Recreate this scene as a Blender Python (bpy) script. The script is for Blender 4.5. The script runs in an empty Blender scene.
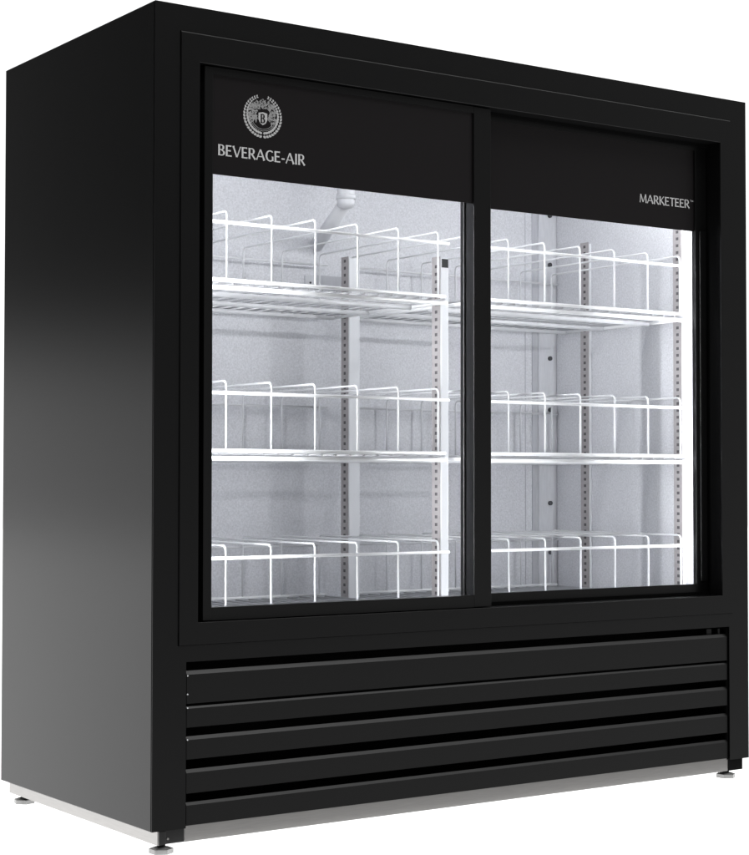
import bpy, bmesh, math, random
from mathutils import Vector, Matrix
random.seed(4)
sc = bpy.context.scene
COL = sc.collection

# ------------------------------------------------------------------ camera
F, YAW, PITCH, ROLL = 1772.687, 0.606283, 0.029940, 0.000817
CAM = (-1.173896, -2.244643, 0.496225)
cd = bpy.data.cameras.new("camera")
cam = bpy.data.objects.new("camera", cd); COL.objects.link(cam)
fw = Vector((math.sin(YAW)*math.cos(PITCH), math.cos(YAW)*math.cos(PITCH), math.sin(PITCH)))
r0 = Vector((math.cos(YAW), -math.sin(YAW), 0)); u0 = r0.cross(fw)
rt = math.cos(ROLL)*r0 + math.sin(ROLL)*u0; up = math.cos(ROLL)*u0 - math.sin(ROLL)*r0
cam.matrix_world = Matrix(((rt.x, up.x, -fw.x, CAM[0]), (rt.y, up.y, -fw.y, CAM[1]), (rt.z, up.z, -fw.z, CAM[2]), (0, 0, 0, 1)))
cd.sensor_fit = 'HORIZONTAL'; cd.sensor_width = 36; cd.lens = F/749*36
cd.clip_start = 0.05; cd.clip_end = 500
sc.camera = cam
sc.view_settings.view_transform = 'Standard'; sc.view_settings.look = 'None'
sc.view_settings.exposure = 0; sc.view_settings.gamma = 1

# ------------------------------------------------------------------ world: plain white void behind, added glow by direction for reflections
w = bpy.data.worlds.new("World"); sc.world = w; w.use_nodes = True
nt = w.node_tree; nt.nodes.clear()
def N(t, **k):
    n = nt.nodes.new(t)
    for a, b in k.items(): setattr(n, a, b)
    return n
def math_n(op, a, b=None):
    n = N('ShaderNodeMath', operation=op)
    for i, v in enumerate((a, b)):
        if v is None: continue
        if isinstance(v, (int, float)): n.inputs[i].default_value = v
        else: nt.links.new(v, n.inputs[i])
    return n.outputs[0]
def ramp(v, a, b, lo, hi):
    n = N('ShaderNodeMapRange', interpolation_type='SMOOTHSTEP')
    nt.links.new(v, n.inputs[0])
    for i, x in enumerate((a, b, lo, hi)): n.inputs[i+1].default_value = x
    return n.outputs[0]
tc = N('ShaderNodeTexCoord'); sp = N('ShaderNodeSeparateXYZ'); nt.links.new(tc.outputs['Generated'], sp.inputs[0])
X_, Y_, Z_ = sp.outputs
back = ramp(math_n('ADD', math_n('MULTIPLY', X_, .57), math_n('MULTIPLY', Y_, .82)), .55, .75, 0, 1.25)   # plain white background behind the cabinet
rear = ramp(Y_, -.1, .3, 0, 1)
lowband = math_n('MULTIPLY', ramp(Z_, .035, .105, .95, .02), rear)       # added low bright band, mirrored in the left side panel
high = ramp(Z_, .45, .8, .008, 2.0)  # overhead glow added for the louver lip highlights
under = ramp(Z_, -.75, -.35, 2.1, .05)                                  # added glow from below that shines through the floor sheet
frontlow = math_n('MULTIPLY', math_n('ADD', ramp(X_, .40, .80, .0, .15), ramp(Z_, -.25, .12, .22, 0)), math_n('SUBTRACT', 1, rear))
val = math_n('ADD', math_n('MAXIMUM', math_n('MAXIMUM', back, lowband), math_n('MAXIMUM', under, high)), frontlow)
bg = N('ShaderNodeBackground'); nt.links.new(val, bg.inputs['Strength'])
bg.inputs['Color'].default_value = (1, 1, 1, 1)
wo = N('ShaderNodeOutputWorld'); nt.links.new(bg.outputs[0], wo.inputs[0])

def area(name, loc, target, sx, sy, power, col=(1, 1, 1)):
    l = bpy.data.lights.new(name, 'AREA'); l.shape = 'RECTANGLE'; l.size = sx; l.size_y = sy
    l.energy = power; l.color = col
    o = bpy.data.objects.new(name, l); COL.objects.link(o)
    o.location = loc; o.rotation_euler = (Vector(target)-Vector(loc)).to_track_quat('-Z', 'Y').to_euler()
    return o
area("added_softbox", (0.9, -1.6, 3.0), (0.6, 0, .6), 1.6, .8, 6)  # added overhead light for highlights on louver lips and top edge

cy = sc.cycles
cy.max_bounces = 10; cy.diffuse_bounces = 6; cy.glossy_bounces = 4; cy.transparent_max_bounces = 12
cy.sample_clamp_indirect = 6; cy.use_denoising = True; cy.caustics_reflective = False; cy.caustics_refractive = False

# ------------------------------------------------------------------ materials
def mat(name, col, rough=.5, metal=0, spec=.5, bump=None, var=None, emit=None):
    m = bpy.data.materials.new(name); m.use_nodes = True
    t = m.node_tree; b = t.nodes['Principled BSDF']
    b.inputs['Base Color'].default_value = (*col, 1); b.inputs['Roughness'].default_value = rough
    b.inputs['Metallic'].default_value = metal; b.inputs['Specular IOR Level'].default_value = spec
    if emit:
        b.inputs['Emission Color'].default_value = (*emit[0], 1); b.inputs['Emission Strength'].default_value = emit[1]
    tcn = t.nodes.new('ShaderNodeTexCoord')
    if var:   # (scale, amount, stretch)
        mp = t.nodes.new('ShaderNodeMapping'); mp.inputs['Scale'].default_value = var[2]
        n = t.nodes.new('ShaderNodeTexNoise'); n.inputs['Scale'].default_value = var[0]; n.inputs['Detail'].default_value = 4
        r = t.nodes.new('ShaderNodeMapRange'); r.inputs[1].default_value = .3; r.inputs[2].default_value = .7
        r.inputs[3].default_value = 1-var[1]; r.inputs[4].default_value = 1+var[1]
        v = t.nodes.new('ShaderNodeVectorMath'); v.operation = 'SCALE'; v.inputs[0].default_value = col
        t.links.new(tcn.outputs['Object'], mp.inputs[0]); t.links.new(mp.outputs[0], n.inputs['Vector'])
        t.links.new(n.outputs[0], r.inputs[0]); t.links.new(r.outputs[0], v.inputs['Scale'])
        t.links.new(v.outputs[0], b.inputs['Base Color'])
    if bump:  # (scale, strength, distance)
        n = t.nodes.new('ShaderNodeTexNoise'); n.inputs['Scale'].default_value = bump[0]; n.inputs['Detail'].default_value = 3
        bp = t.nodes.new('ShaderNodeBump'); bp.inputs['Strength'].default_value = bump[1]; bp.inputs['Distance'].default_value = bump[2]
        t.links.new(tcn.outputs['Object'], n.inputs['Vector']); t.links.new(n.outputs[0], bp.inputs['Height'])
        t.links.new(bp.outputs[0], b.inputs['Normal'])
    return m
SIDE = mat('black_side_paint', (.0028, .0028, .0029), .18, spec=.27, bump=(900, .03, .0003))
BLACK = mat('black_paint', (.0030, .0030, .0031), .30, spec=.5, bump=(900, .05, .0003))
LOUV = mat('black_louver_paint', (.0045, .0045, .0045), .30, spec=.5, bump=(900, .05, .0003))
SHADE = mat('recess_shade_black', (.0015, .0015, .0016), .6, spec=.1)  # darker than the paint, shade of the door recesses put into the colour
HEAD = mat('printed_black_glass', (.0095, .0083, .0088), .3, spec=.35)
CAVITY = mat('matte_black_cavity', (.002, .002, .002), .9, spec=.1)
STEEL = mat('brushed_base_steel', (.47, .46, .45), .4, metal=.9, var=(30, .06, (1, 1, 30)))
FOOT = mat('cast_foot_metal', (.36, .36, .355), .4, metal=.7, var=(60, .15, (1, 1, 1)))
FOOTD = mat('dark_stem_metal', (.05, .05, .05), .35, metal=.6)
LINER = mat('stucco_liner', (.60, .605, .63), .45, spec=.4, bump=(420, .5, .0006), var=(330, .13, (1, 1, 1)))
CHANNEL = mat('liner_channel', (.57, .577, .60), .4, spec=.4, var=(200, .05, (1, 1, .2)))
CHAND = mat('liner_channel_grey', (.43, .435, .46), .4, spec=.4, var=(200, .05, (1, 1, .2)))
POST = mat('white_post_paint', (.70, .71, .73), .35)
SLOT = mat('galvanised_slot_strip', (.36, .34, .34), .45, metal=.2, var=(80, .08, (1, 1, 1)))
HOLE = mat('slot_shadow_black', (.11, .105, .11), .9, spec=.1)
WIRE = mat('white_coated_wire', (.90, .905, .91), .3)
WIREB = mat('shaded_white_wire', (.68, .685, .70), .35)  # same white coating, darkened to imitate light falling off towards the rear
DECK = mat('shaded_deck_wire', (.42, .425, .44), .4)  # shade of the unlit shelf underside put into the colour
PIPE = mat('white_pvc', (.62, .625, .645), .55)
SCREW = mat('dark_screw', (.03, .03, .035), .4)
INK = mat('silver_print', (.56, .56, .56), .5, spec=.2)
INKE = mat('silver_print_emblem', (.46, .46, .46), .5, spec=.2)
INKD = mat('dim_silver_print', (.30, .30, .30), .5, spec=.2)
LED = mat('led_tube', (.9, .9, .9), .5, emit=((.96, .975, 1.0), 38.0))
LEDT = mat('led_tube_top', (.9, .9, .9), .5, emit=((.975, .985, 1.0), 30.0))
LEDC = mat('led_tube_dim', (.9, .9, .9), .5, emit=((.96, .975, 1.0), 4.5))
LEDB = mat('added_low_tube', (.9, .9, .9), .5, emit=((.96, .975, 1.0), 6.0))

def glass():
    m = bpy.data.materials.new('door_glass'); m.use_nodes = True
    t = m.node_tree; t.nodes.clear()
    a = t.nodes.new('ShaderNodeBsdfTransparent'); a.inputs[0].default_value = (.97, .975, .98, 1)
    g = t.nodes.new('ShaderNodeBsdfGlossy'); g.inputs['Roughness'].default_value = .03
    f = t.nodes.new('ShaderNodeFresnel'); f.inputs[0].default_value = 1.35
    mx = t.nodes.new('ShaderNodeMixShader'); o = t.nodes.new('ShaderNodeOutputMaterial')
    t.links.new(f.outputs[0], mx.inputs[0]); t.links.new(a.outputs[0], mx.inputs[1]); t.links.new(g.outputs[0], mx.inputs[2])
    t.links.new(mx.outputs[0], o.inputs[0]); return m
GLASS = glass()
def acrylic():
    m = bpy.data.materials.new('opal_acrylic'); m.use_nodes = True
    t = m.node_tree; t.nodes.clear()
    a = t.nodes.new('ShaderNodeBsdfTranslucent'); a.inputs[0].default_value = (1, 1, 1, 1)
    o = t.nodes.new('ShaderNodeOutputMaterial'); t.links.new(a.outputs[0], o.inputs[0]); return m
OPAL = acrylic()

# ------------------------------------------------------------------ mesh helpers
def box(bm, x0, x1, y0, y1, z0, z1, bev=0, pred=None):
    vs = [bm.verts.new((x, y, z)) for x in (x0, x1) for y in (y0, y1) for z in (z0, z1)]
    q = [(0, 1, 3, 2), (4, 6, 7, 5), (0, 4, 5, 1), (2, 3, 7, 6), (0, 2, 6, 4), (1, 5, 7, 3)]
    fs = [bm.faces.new([vs[i] for i in f]) for f in q]
    if bev:
        es = {e for f in fs for e in f.edges}
        if pred: es = {e for e in es if pred((e.verts[0].co+e.verts[1].co)/2)}
        bmesh.ops.bevel(bm, geom=list(es), offset=bev, segments=2, affect='EDGES', profile=.5)
def tube(bm, pts, r, n=8, cap=True):
    pts = [Vector(p) for p in pts]; rings = []
    for i, p in enumerate(pts):
        a = (pts[i]-pts[i-1]).normalized() if i else None
        b = (pts[i+1]-pts[i]).normalized() if i < len(pts)-1 else None
        d = ((a or b)+(b or a)).normalized()
        ref = Vector((0, 0, 1)) if abs(d.z) < .9 else Vector((1, 0, 0))
        if i and rings: ref = lastu
        u = (ref-d*ref.dot(d)).normalized(); v = d.cross(u); lastu = u
        k = 1/max(.5, d.dot(a or b))
        rings.append([bm.verts.new(p+(u*math.cos(t)+v*math.sin(t))*r) for t in [2*math.pi*j/n for j in range(n)]])
    for A, B in zip(rings, rings[1:]):
        for j in range(n): bm.faces.new((A[j], A[(j+1) % n], B[(j+1) % n], B[j])).smooth = True
    if cap: bm.faces.new(rings[0][::-1]); bm.faces.new(rings[-1])
def poly(bm, pts, y, th=.0002):
    """flat outline in the x-z plane with a little thickness"""
    a = [bm.verts.new((p[0], y-th, p[1])) for p in pts]; b = [bm.verts.new((p[0], y, p[1])) for p in pts]
    bm.faces.new(a); bm.faces.new(b[::-1]); n = len(pts)
    for i in range(n): bm.faces.new((a[i], a[(i+1) % n], b[(i+1) % n], b[i]))
def prof(bm, pts, x0, x1):
    """(y,z) outline extruded along x"""
    a = [bm.verts.new((x0, *p)) for p in pts]; b = [bm.verts.new((x1, *p)) for p in pts]
    bm.faces.new(a); bm.faces.new(b[::-1]); n = len(pts)
    for i in range(n): bm.faces.new((a[i], a[(i+1) % n], b[(i+1) % n], b[i]))
def obj(name, bm, m, parent=None, label=None):
    bmesh.ops.recalc_face_normals(bm, faces=bm.faces)
    me = bpy.data.meshes.new(name); bm.to_mesh(me); bm.free()
    me.materials.append(m)
    o = bpy.data.objects.new(name, me); COL.objects.link(o)
    if parent: o.parent = parent
    if label: o['label'] = label
    return o
def B(name, m, parent, *boxes, bev=0, label=None, pred=None):
    bm = bmesh.new()
    for b in boxes: box(bm, *b, bev=bev, pred=pred)
    return obj(name, bm, m, parent, label)

W, H, D = 1.2, 1.1825, .534
FLOOR = -.033

# ------------------------------------------------------------------ setting
fl = B('floor', OPAL, None, (-6, 14, -.03, 16, FLOOR-.004, FLOOR))  # translucent sheet added under the feet, stays white without shadows
fl['kind'] = 'structure'; fl['label'] = 'added white translucent sheet under the cooler, lit from below'
# keep the sheet one surface so light passes through it once
bm = bmesh.new(); vs = [bm.verts.new(p) for p in ((-6, -.03, FLOOR), (14, -.03, FLOOR), (14, 16, FLOOR), (-6, 16, FLOOR))]; bm.faces.new(vs)
bm.to_mesh(fl.data); bm.free()

# ------------------------------------------------------------------ the cooler
fr = bpy.data.objects.new('display_refrigerator', None); COL.objects.link(fr)
fr['label'] = 'black two door upright glass display cooler with white lit interior and louvered base grille'
fr['category'] = 'refrigerator'

bm = bmesh.new()
e = 1e-4
box(bm, 0, .04, 0, D, 0, H, bev=.0012, pred=lambda c: c.x < e)
box(bm, 1.16, W, 0, D, 0, H, bev=.0012, pred=lambda c: c.x > W-e)
box(bm, .04, 1.16, 0, D, 1.106, H)
box(bm, .04, 1.16, .485, D, 0, 1.106)
box(bm, .04, 1.16, 0, .485, .2365, .278)
box(bm, .04, .0545, 0, .03, 0, .2365)
box(bm, 1.1515, 1.16, 0, .03, 0, .2365)
body = obj('cabinet_body', bm, SIDE, fr)
# front skin: painted flanges, less glossy than the side
bm = bmesh.new(); f0 = -.0012
box(bm, .0003, .0405, f0, -.0001, .0003, H-.0003); box(bm, 1.1597, W-.0003, f0, -.0001, .0003, H-.0003)
box(bm, .0405, 1.1597, f0, -.0001, 1.1448, H-.0003)
box(bm, .0405, 1.1597, f0, -.0001, .2365, .2598)
box(bm, .0405, .0545, f0, -.0001, .0003, .2365); box(bm, 1.1515, 1.1597, f0, -.0001, .0003, .2365)
obj('front_flange', bm, BLACK, fr)
B('corner_trim', SIDE, fr, (-.0005, 0, .001, .017, .001, H-.001), bev=.0002)
# raised door surround with its opening
ox0, ox1, oz0, oz1 = .0722, 1.133, .2922, 1.102
px0, px1, pz0, pz1 = .0415, 1.1587, .2605, 1.1440
p0 = -.0035
bm = bmesh.new()
def ringbox(bm, X0, X1, Z0, Z1, x0, x1, z0, z1, ya, yb, bev):
    """rectangular ring, front face ya, with bevelled outer front edge"""
    O = [(X0, Z0), (X1, Z0), (X1, Z1), (X0, Z1)]; I = [(x0, z0), (x1, z0), (x1, z1), (x0, z1)]
    s = [(1, 1), (-1, 1), (-1, -1), (1, -1)]
    Ob = [bm.verts.new((p[0], yb, p[1])) for p in O]
    Of = [bm.verts.new((p[0], ya+bev, p[1])) for p in O]
    Og = [bm.verts.new((p[0]+bev*q[0]*.4, ya, p[1]+bev*q[1]*(1 if q[1] < 0 else .12))) for p, q in zip(O, s)]
    Ig = [bm.verts.new((p[0]-bev*q[0]*.1, ya, p[1]-bev*q[1]*.1)) for p, q in zip(I, s)]
    If = [bm.verts.new((p[0], ya+bev*.1, p[1])) for p in I]
    Ib = [bm.verts.new((p[0], yb, p[1])) for p in I]
    L = [Ob, Of, Og, Ig, If, Ib]
    for a, b in zip(L, L[1:]+L[:1]):
        for i in range(4): bm.faces.new((a[i], a[(i+1) % 4], b[(i+1) % 4], b[i]))
ringbox(bm, px0, px1, pz0, pz1, ox0, ox1, oz0, oz1, p0, -.0013, .0016)
obj('door_surround', bm, BLACK, fr)
bm = bmesh.new()
ringbox(bm, .0405, 1.1595, .2785, 1.1055, ox0, ox1, oz0, oz1, -.0011, .055, .0002)
obj('door_track', bm, SHADE, fr)
# guide lip between the two door tracks
B('track_rib', SHADE, fr, (ox0, ox1, .0262, .0282, oz0+.0001, oz0+.006))
B('track_rib', SHADE, fr, (ox0, ox1, .0262, .0282, oz1-.006, oz1-.0001))

# added strips that block interior light leaking round the doors
for b in ((ox0+.0001, .094, .0440, .0548, oz0+.0001, oz1-.0001), (1.1275, ox1-.0001, .0440, .0548, oz0+.0001, oz1-.0001),
          (.0941, 1.1274, .0440, .0548, 1.0925, oz1-.0001), (.0941, 1.1274, .0440, .0548, oz0+.0001, .304)):
    B('light_stop_strip', SHADE, fr, b)
# ---- interior
IX0, IX1, IY0, IY1, IZ0, IZ1 = .045, 1.155, .056, .475, .2835, 1.1005
t = .004
B('interior_liner', LINER, fr, (IX0-t, IX0, IY0, IY1+t, IZ0, IZ1), (IX1, IX1+t, IY0, IY1+t, IZ0, IZ1),
  (IX0, IX1, IY1, IY1+t, IZ0, IZ1), (IX0-t, IX1+t, IY0, IY1+t, IZ0-t, IZ0), (IX0-t, IX1+t, IY0, IY1+t, IZ1, IZ1+t))
rc = B('corner_channel', CHANNEL, fr, (1.108, IX1-.0005, .470, IY1-.0002, IZ0+.001, IZ1-.001), bev=.001)
B('channel_seam', CHAND, rc, (1.093, 1.1078, .4735, IY1-.0002, IZ0+.001, IZ1-.001))
B('channel_seam', CHAND, rc, (1.0755, 1.0767, .4740, IY1-.0002, IZ0+.001, IZ1-.001))
for z in (1.028, .929, .741, .638, .4515, .3534):
    bm = bmesh.new(); tube(bm, [(1.135, .4702, z), (1.135, .466, z)], .0045, 12); obj('screw', bm, SCREW, rc)
# small cover plates low on the back wall of the left bay
cp = B('cover_plate', CHANNEL, fr, (.556, .576, .472, .4748, .848, .870), bev=.0006)
bm = bmesh.new(); tube(bm, [(.567, .4722, .857), (.567, .4705, .857)], .002, 8); obj('screw', bm, SCREW, cp)
B('cover_plate', CHAND, fr, (.577, .640, .4735, .4748, .846, .872))

# slotted standards: a white post with a perforated strip on its left face
def standard(x0, x1, y0, y1, ztop, cap=False, zbot=IZ0+.0005, slots=True):
    po = B('shelf_standard', POST, fr, (x0, x1, y0, y1, zbot, ztop), bev=.0008)
    st = B('slotted_strip', SLOT, po, (x0-.0012, x0-.0002, y0+.002, y1-.0005, zbot, ztop+.003))
    bm = bmesh.new(); z = zbot+.012; ym = (y0+y1)/2
    while z < ztop-.004:
        box(bm, x0-.0016, x0-.0013, ym-.0032, ym+.0032, z-.0026, z+.0026); z += .0127
    obj('slot', bm, HOLE, po)
    if cap: B('end_cap', FOOTD, po, (x0+.001, x1-.001, y0-.0006, y0-.0001, ztop-.0155, ztop-.001))
standard(.6005, .6158, .119, .144, .868, cap=True)
standard(.6045, .6275, .400, .425, .8975)
standard(1.1495, IX1-.0002, .110, .134, 1.096)
standard(1.1495, IX1-.0002, .366, .392, .962)
# drain pipe: coupling on the ceiling, pipe angled down to the back wall
bm = bmesh.new()
tube(bm, [(.560, .345, IZ1-.001), (.560, .345, .990), (.562, .349, .982)], .0155, 20)
dp = obj('drain_pipe', bm, PIPE, fr)
bm = bmesh.new(); tube(bm, [(.561, .347, .986), (.5765, .468, .9245)], .0125, 20)
obj('angled_pipe', bm, PIPE, dp)
bm = bmesh.new(); tube(bm, [(.560, .345, 1.0), (.560, .345, .992)], .0172, 20); obj('coupling_ring', bm, PIPE, dp)

# LED tubes inside both jambs and under the ceiling, behind the door frames
B('light_tube', LED, fr, (1.140, 1.1495, .058, .068, .30, 1.08))
B('light_tube', LED, fr, (.0505, .060, .058, .068, .30, 1.08))
B('light_tube', LEDB, fr, (.07, 1.13, .058, .066, .2865, .292))  # added tube, unseen behind the bottom rail, brightens the front wires
B('light_tube', LEDC, fr, (.606, .630, .0565, .0600, .30, 1.08))
B('light_tube', LEDT, fr, (.07, 1.13, .058, .070, 1.089, 1.0985))

# added unseen area lights by the LED tubes, to brighten the front wires
def beam(name, loc, aim, power, spread):
    o = area(name, loc, (loc[0]+aim[0], loc[1]+aim[1], loc[2]), .012, .74, power, (.96, .975, 1.0))
    o.data.spread = math.radians(spread)
beam("added_jamb_beam", (.0615, .063, .69), (1, .10), .85, 42)
beam("added_mullion_beam", (.632, .063, .69), (1, .06), .21, 34)
beam("added_jamb_beam", (1.139, .063, .69), (-1, .16), .5, 60)

# ---- lettering built from flared strokes
def stroke(bm, a, b, wa, wb, y, k):
    a, b = Vector(a), Vector(b); d = (b-a).normalized(); n = Vector((-d.y, d.x))
    L = (b-a).length; mid = .82*(wa+wb)/2
    f = min(.16, .25*wa/L*2)
    pts = [a+n*wa/2, a+d*L*.18+n*mid/2, a+d*L*.82+n*mid/2, b+n*wb/2, b-n*wb/2, a+d*L*.82-n*mid/2, a+d*L*.18-n*mid/2, a-n*wa/2]
    poly(bm, [(p.x, p.y) for p in pts], y-k*.00004, .00012)
def arc(bm, c, rx, rz, a0, a1, wmin, wmax, y, k, n=14):
    out, inn = [], []
    for i in range(n+1):
        t = math.radians(a0+(a1-a0)*i/n); wd = wmin+(wmax-wmin)*abs(math.cos(t))
        out.append((c[0]+(rx)*math.cos(t), c[1]+(rz)*math.sin(t)))
        inn.append((c[0]+(rx-wd)*math.cos(t), c[1]+(rz-max(wmin, wd*.55))*math.sin(t)))
    for i in range(n):
        poly(bm, [out[i], out[i+1], inn[i+1], inn[i]], y-k*.00004, .00012)
def glyph(bm, ch, x, z, w, h, y):
    T, t_ = .19*h, .115*h      # thick and thin strokes
    P = lambda u, v: (x+u*w, z+v*h)
    S = lambda a, b, wa, wb, k: stroke(bm, P(*a), P(*b), wa, wb, y, k)
    if ch in 'BRE': S((.14, 0), (.14, 1), T*1.15, T*1.15, 0)
    if ch == 'E':
        for v, u in ((.95, .9), (.52, .8), (.05, .95)): S((.1, v), (u, v), t_, t_*1.3, 1)
    elif ch in 'BR':
        v0 = .44 if ch == 'R' else .5
        ay = (v0+1)/2; rz = (1-v0)/2*h
        S((.1, .955), (.5, .955), t_*.9, t_*.9, 1); S((.1, v0+.045), (.5, v0+.045), t_*.9, t_*.9, 1)
        arc(bm, P(.48, ay), .40*w, rz, -90, 90, t_*.85, T, y, 2)
        if ch == 'B':
            S((.1, .045), (.5, .045), t_*.9, t_*.9, 1)
            arc(bm, P(.48, .26), .50*w, .26*h, -90, 90, t_*.85, T*1.05, y, 3)
        else: S((.45, .46), (.95, 0), T*.8, T*1.15, 3)
    elif ch == 'V': S((.06, 1), (.5, .02), T*1.15, T*.85, 0); S((.94, 1), (.52, .02), t_*1.1, t_, 1)
    elif ch == 'A': S((.04, 0), (.48, .98), t_*1.1, t_, 0); S((.96, 0), (.5, .98), T*1.2, T*.85, 1); S((.2, .33), (.8, .33), t_*.8, t_*.8, 2)
    elif ch == 'G':
        arc(bm, P(.56, .5), .54*w, .52*h, 48, 318, t_*.95, T*1.05, y, 0, 20); S((.86, .06), (.86, .46), T, T, 1)
    elif ch == '-': S((.1, .36), (.9, .36), t_*1.2, t_*1.2, 0)
    elif ch == 'I': S((.5, 0), (.5, 1), T*1.15, T*1.15, 0)
    elif ch == 'M':
        S((.08, 0), (.16, 1), t_*1.1, t_*1.1, 0); S((.17, .98), (.5, .08), T, T*.7, 1); S((.84, .98), (.5, .08), t_, t_*.8, 2); S((.93, 0), (.85, 1), T*1.1, T, 3)
    elif ch == 'K': S((.14, 0), (.14, 1), T*1.15, T*1.15, 0); S((.22, .48), (.86, 1), t_*.9, t_*1.2, 1); S((.3, .54), (.96, 0), T*.8, T*1.15, 2)
    elif ch == 'T': S((.5, 0), (.5, .95), T*1.15, T, 0); S((.02, .945), (.98, .945), t_*1.3, t_*1.3, 1)
WD = dict(B=.62, E=.54, V=.74, R=.64, A=.76, G=.78, I=.26, M=.88, K=.66, T=.6)
WD['-'] = .36
def text(s, x0, x1, z, h, y, m, parent):
    bm = bmesh.new(); tot = sum(WD[c] for c in s)+.07*(len(s)-1); u = (x1-x0)/tot; x = x0
    for c in s:
        glyph(bm, c, x, z, WD[c]*u, h, y); x += (WD[c]+.07)*u
    return obj('lettering', bm, m, parent)

# ---- sliding doors
def door(x0, x1, yb, sl, sr, dp=.021):
    """yb front plane of the frame; sl, sr widths of the stiles"""
    z0, z1 = .2935, 1.1003
    bm = bmesh.new()
    box(bm, x0, x0+sl, yb, yb+dp, z0, z1, bev=.0008)
    box(bm, x1-sr, x1, yb, yb+dp, z0, z1, bev=.0008)
    box(bm, x0+sl, x1-sr, yb+.0002, yb+dp, 1.0895, z1-.0002)
    box(bm, x0+sl, x1-sr, yb+.0002, yb+dp, z0+.0002, .3125)
    d = obj('sliding_door', bm, BLACK, fr)
    gx0, gx1 = x0+sl, x1-sr
    B('header_panel', HEAD, d, (gx0, gx1, yb+.004, yb+.0052, .9435, 1.0895))
    bm = bmesh.new()
    vs = [bm.verts.new(p) for p in ((gx0, yb+.0062, .3125), (gx1, yb+.0062, .3125), (gx1, yb+.0062, 1.0895), (gx0, yb+.0062, 1.0895))]
    bm.faces.new(vs); obj('glass_pane', bm, GLASS, d)
    return d
d1 = door(.0835, .6144, .003, .0145, .035)
d2 = door(.5795, 1.1305, .030, .027, .0275, .0095)
d1['label'] = 'left sliding door in the front track with wreath emblem on its header'
d2['label'] = 'right sliding door in the rear track with small lettering on its header'
B('stile_glint_bar', BLACK, d2, (1.1110, 1.1265, .0265, .0299, .318, .944), bev=.0008)  # added raised bar standing for a brighter reflection on the stile
B('inner_stile_trim', LOUV, d2, (.5835, .5895, .0280, .0299, .318, .94), bev=.0006)

yh = .003+.004
text('BEVERAGE-AIR', .1085, .2590, .9722, .0162, yh, INK, d1)
yh2 = .030+.004
text('MARKETEER', .9712, 1.0925, .9845, .0150, yh2, INK, d2)
bm = bmesh.new()   # trade mark sign
for a, b in (((1.0945, .9993), (1.0975, .9993)), ((1.096, .9993), (1.096, .9962)), ((1.0985, .9962), (1.0985, .9993)),
             ((1.0985, .9993), (1.1, .9975)), ((1.1, .9975), (1.1015, .9993)), ((1.1015, .9993), (1.1015, .9962))):
    stroke(bm, a, b, .0006, .0006, yh2, random.random()*2)
obj('trademark_sign', bm, INK, d2)

# emblem: laurel wreath round an ornate shield with a B
cx, cz, R = .1843, 1.0393, .0325
bm = bmesh.new()
def leaf(bm, p, ang, L, wd, y, k):
    d = Vector((math.cos(ang), math.sin(ang))); n = Vector((-d.y, d.x)); p = Vector(p)
    pts = [p, p+d*L*.3+n*wd*.5, p+d*L*.65+n*wd*.42, p+d*L, p+d*L*.65-n*wd*.42, p+d*L*.3-n*wd*.5]
    poly(bm, [(q.x, q.y) for q in pts], y-k*.00003, .00012)
nL = 19
for side in (-1, 1):
    for i in range(nL):
        a = -90 + side*(2+i*(158-2)/(nL-1)); a = math.radians(a)
        t_ = i/(nL-1); ww = 1-.7*max(0, t_-.45)/.55
        for off, tilt in ((-.0013, -.5), (.0017, .5)):
            rr = R-.0036+off*ww
            p = (cx+rr*math.cos(a), cz+rr*math.sin(a))
            leaf(bm, p, a+side*(math.pi/2-tilt*1.0), .0058*(.4+.6*ww), (.0016+.0022*ww), yh, (i*3) % 5+1+(off > 0))
obj('wreath_emblem', bm, INKE, d1)
bm = bmesh.new()
for i in range(190):   # scrollwork mantling
    a = random.uniform(-.75, math.pi+.75); rr = random.uniform(.008, .0195)
    p = (cx+rr*math.cos(a)*1.15, cz+.0015+rr*math.sin(a)*.95)
    leaf(bm, p, a+random.uniform(-.9, .9), .0058, .0022, yh, i % 7)
for rad, a0, a1 in ((.0238, 205, 335), (.0212, 210, 330)):
    arc(bm, (cx, cz+.0005), rad, rad, a0, a1, .0006, .0009, yh, 8, 18)
for dx in (-.011, 0, .0105):
    top = .0225 if dx == 0 else .0185
    arc(bm, (cx+dx, cz+top), .0022, .0024, 0, 360, .0008, .0009, yh, 9, 10)
    stroke(bm, (cx+dx, cz+.010), (cx+dx, cz+top-.002), .0022, .0012, yh, 9)
obj('crest_emblem', bm, INKD, d1)
bm = bmesh.new()
sh = [(-.0075, .0065), (0, .008), (.0075, .0065), (.0078, -.003), (.005, -.0085), (0, -.0115), (-.005, -.0085), (-.0078, -.003)]
poly(bm, [(cx+a, cz-.003+b) for a, b in sh], yh-.0006, .0001)
obj('shield_emblem', bm, INKE, d1)
bm = bmesh.new(); glyph(bm, 'B', cx-.0038, cz-.0115, .0078, .0135, yh-.0009); obj('shield_letter', bm, HEAD, d1)

# ---- base grille
gr = B('dark_gap_sheet', CAVITY, fr, (.0545, 1.1515, .075, .079, .0, .2365), (.0545, 1.1515, .0065, .0749, .0005, .0020))  # black sheets added so the louver gaps stay dark
for z0, z1, zl in ((.1765, .2180, .2235), (.1425, .1695, .1724), (.0970, .1247, .1297), (.0486, .0778, .0827), (.0030, .0316, .0358)):
    dz = (zl-z1)*.98; y0 = .002; dp_ = dz*.62; up_ = dz
    bm = bmesh.new()
    prof(bm, [(y0, z0), (y0, z1), (y0+dp_, z1+up_), (y0+dp_+.0012, z1+up_-.0006), (y0+.0012, z1-.0006), (y0+.0012, z0)], .0572, 1.1488)
    obj('louver_blade', bm, LOUV, fr)
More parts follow.
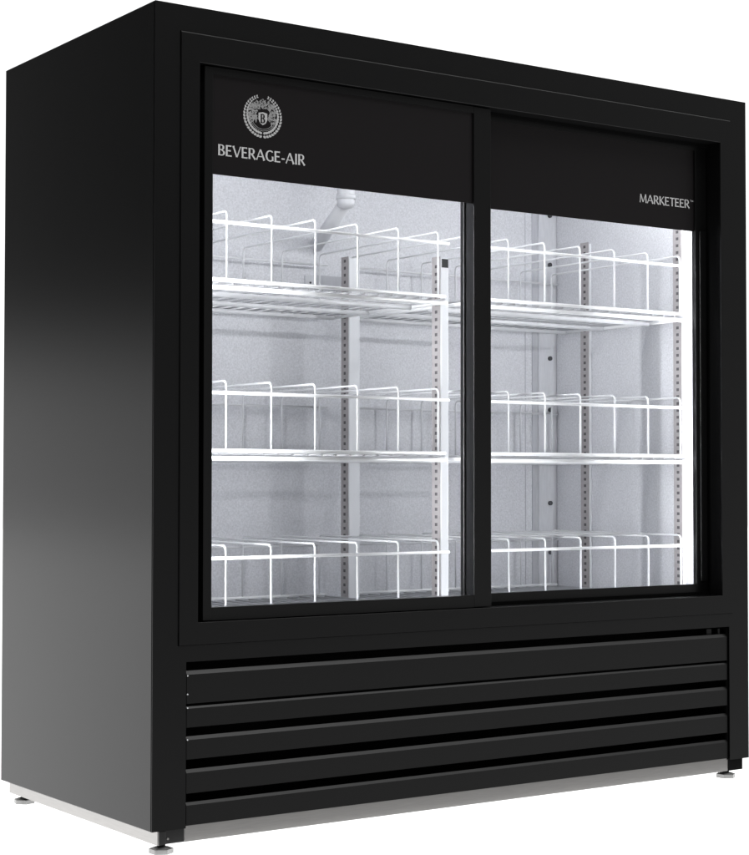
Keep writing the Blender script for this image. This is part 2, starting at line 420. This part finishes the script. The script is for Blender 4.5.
# brackets that hold the louvers at the ends
for x in (.0546, 1.1494):
    B('louver_bracket', CAVITY, fr, (x, x+.002, .0035, .0745, .003, .2345))
for z in (.2165, .190, .1705, .1252):  # small white dots at the left louver ends
    bm = bmesh.new(); tube(bm, [(.0583, .0019, z), (.0583, .0010, z)], .0011, 8); obj('white_dot', bm, POST, fr)
B('grille_catch', LOUV, fr, (1.108, 1.121, .012, .020, .2225, .2335), (1.134, 1.1400, .010, .018, .2225, .2335), bev=.0008)

# ---- base rails, corner brackets, feet
zr0, zr1 = -.0198, -.0003
B('base_rail', STEEL, fr, (.0555, 1.1505, .0036, .006, zr0, zr1), (.0575, 1.1484, .0036, .006, zr1, .0045), label='grey steel rail below the front louvers')
B('base_rail', STEEL, fr, (.0103, .0128, .0005, D-.012, zr0, zr1), label='bright steel rail below the left side panel')
B('base_rail', STEEL, fr, (1.1872, 1.1897, .0045, D-.012, zr0, zr1))
B('base_rail', STEEL, fr, (.0130, 1.1870, D-.015, D-.0125, zr0, zr1))
cb = B('corner_bracket', FOOTD, fr, (.0130, .0240, .0008, .0060, zr0, zr1), (.0240, .0550, .0040, .0070, zr0, zr1), bev=.0006)
bm = bmesh.new(); tube(bm, [(.0285, .0041, -.0125), (.0285, .0028, -.0125)], .0017, 10); obj('bolt', bm, STEEL, cb)
B('corner_bracket', SHADE, fr, (1.1508, 1.1865, .003, .030, zr0, zr1), bev=.0006)
def foot(x, y, s=1, rot=.3):
    bm = bmesh.new()
    n = 6; r = .0175
    for z0, z1, ra, rb in ((FLOOR+.0002, FLOOR+.0068, r, r), (FLOOR+.0068, FLOOR+.0092, r*.92, .009)):
        A = [bm.verts.new((x+ra*math.cos(rot+i*math.pi/3), y+ra*math.sin(rot+i*math.pi/3), z0)) for i in range(n)]
        Bv = [bm.verts.new((x+rb*math.cos(rot+i*math.pi/3), y+rb*math.sin(rot+i*math.pi/3), z1)) for i in range(n)]
        for i in range(n): bm.faces.new((A[i], A[(i+1) % n], Bv[(i+1) % n], Bv[i]))
        bm.faces.new(A[::-1]); bm.faces.new(Bv)
    f = obj('leveling_foot', bm, FOOT, fr)
    bm = bmesh.new(); tube(bm, [(x, y, FLOOR+.009), (x, y, -.0005)], .006, 12); obj('threaded_stem', bm, FOOTD, f)
foot(.0225, .012, rot=.55); foot(1.1565, .014, rot=.55); foot(.0215, .4865, rot=.3); foot(1.1565, .487)

# ------------------------------------------------------------------ wire shelves
SY0, SY1 = .100, .460
def make_shelf(hoop_last, w_=.520):
    """local origin at the shelf's front right corner rail height"""
    root = bpy.data.objects.new('wire_shelf', None); COL.objects.link(root)
    bm = bmesh.new()
    # deck: front-to-back wires over cross bars
    x = -w_+.004
    while x < -.003:
        tube(bm, [(x, 0, -.0045), (x, SY1-SY0, -.0045)], .0016, 6); x += .0269
    obj('deck_wires', bm, DECK, root)
    bm = bmesh.new()
    for y, r in ((.098, .0040), (.225, .0040), (.335, .0036)):
        tube(bm, [(-w_+.002, y, -.0105), (-.004, y, -.0105)], r, 10)
    obj('cross_bar', bm, WIREB, root)
    bm = bmesh.new()
    tube(bm, [(-w_, -.002, 0), (-.006, -.002, 0)], .0029, 10)
    tube(bm, [(-w_, -.001, -.0115), (-.001, -.001, -.0115)], .0034, 10)
    tube(bm, [(-w_, SY1-SY0, -.001), (-.006, SY1-SY0, -.001)], .0026, 8)
    for xx in (-w_, -.0015): tube(bm, [(xx, 0, -.0095), (xx, SY1-SY0, -.0095)], .0028, 8)
    obj('rim_rail', bm, WIRE, root)
    bm = bmesh.new(); tube(bm, [(-w_+.01, -.0045, .0880), (.0005, -.0045, .0880)], .0025, 10); obj('front_guard_wire', bm, WIRE, root)
    bm = bmesh.new(); tube(bm, [(-w_+.01, SY1-SY0+.0035, .0880), (.0, SY1-SY0+.0035, .0880)], .0018, 8); obj('rear_guard_wire', bm, WIREB, root)
    for k in range(7):
        xx = hoop_last-.0805*k
        if xx < -w_: continue
        r = .008; pts = [(xx, 0, .0)]
        for a in range(0, 91, 18): pts.append((xx, r-r*math.cos(math.radians(a)), .1065-r+r*math.sin(math.radians(a))))
        for a in range(90, -1, -18): pts.append((xx, SY1-SY0-r+r*math.cos(math.radians(a)), .1065-r+r*math.sin(math.radians(a))))
        pts.append((xx, SY1-SY0, 0))
        bm = bmesh.new(); tube(bm, pts, .0017, 8); obj('divider_hoop', bm, WIREB, root)
    return root
def copy_tree(root):
    c = root.copy(); COL.objects.link(c)
    for ch in root.children:
        d = ch.copy(); COL.objects.link(d); d.parent = c
    return c
left = make_shelf(-.0187); right = None
LZ = (.8015, .5415, .2905)
names = ('top', 'middle', 'bottom')
for bay, xr, lab in ((0, .5985, 'left'), (1, 1.1515, 'right')):
    for i, z in enumerate(LZ):
        o = left if (bay == 0 and i == 0) else copy_tree(left)
        o.location = (xr if bay == 0 else xr-.0005, SY0, z)
        o['category'] = 'shelf'; o['group'] = 'white wire shelves inside the cooler'
        o['label'] = f'{names[i]} white wire shelf with divider hoops behind the {lab} glass door'
bpy.context.view_layer.update()
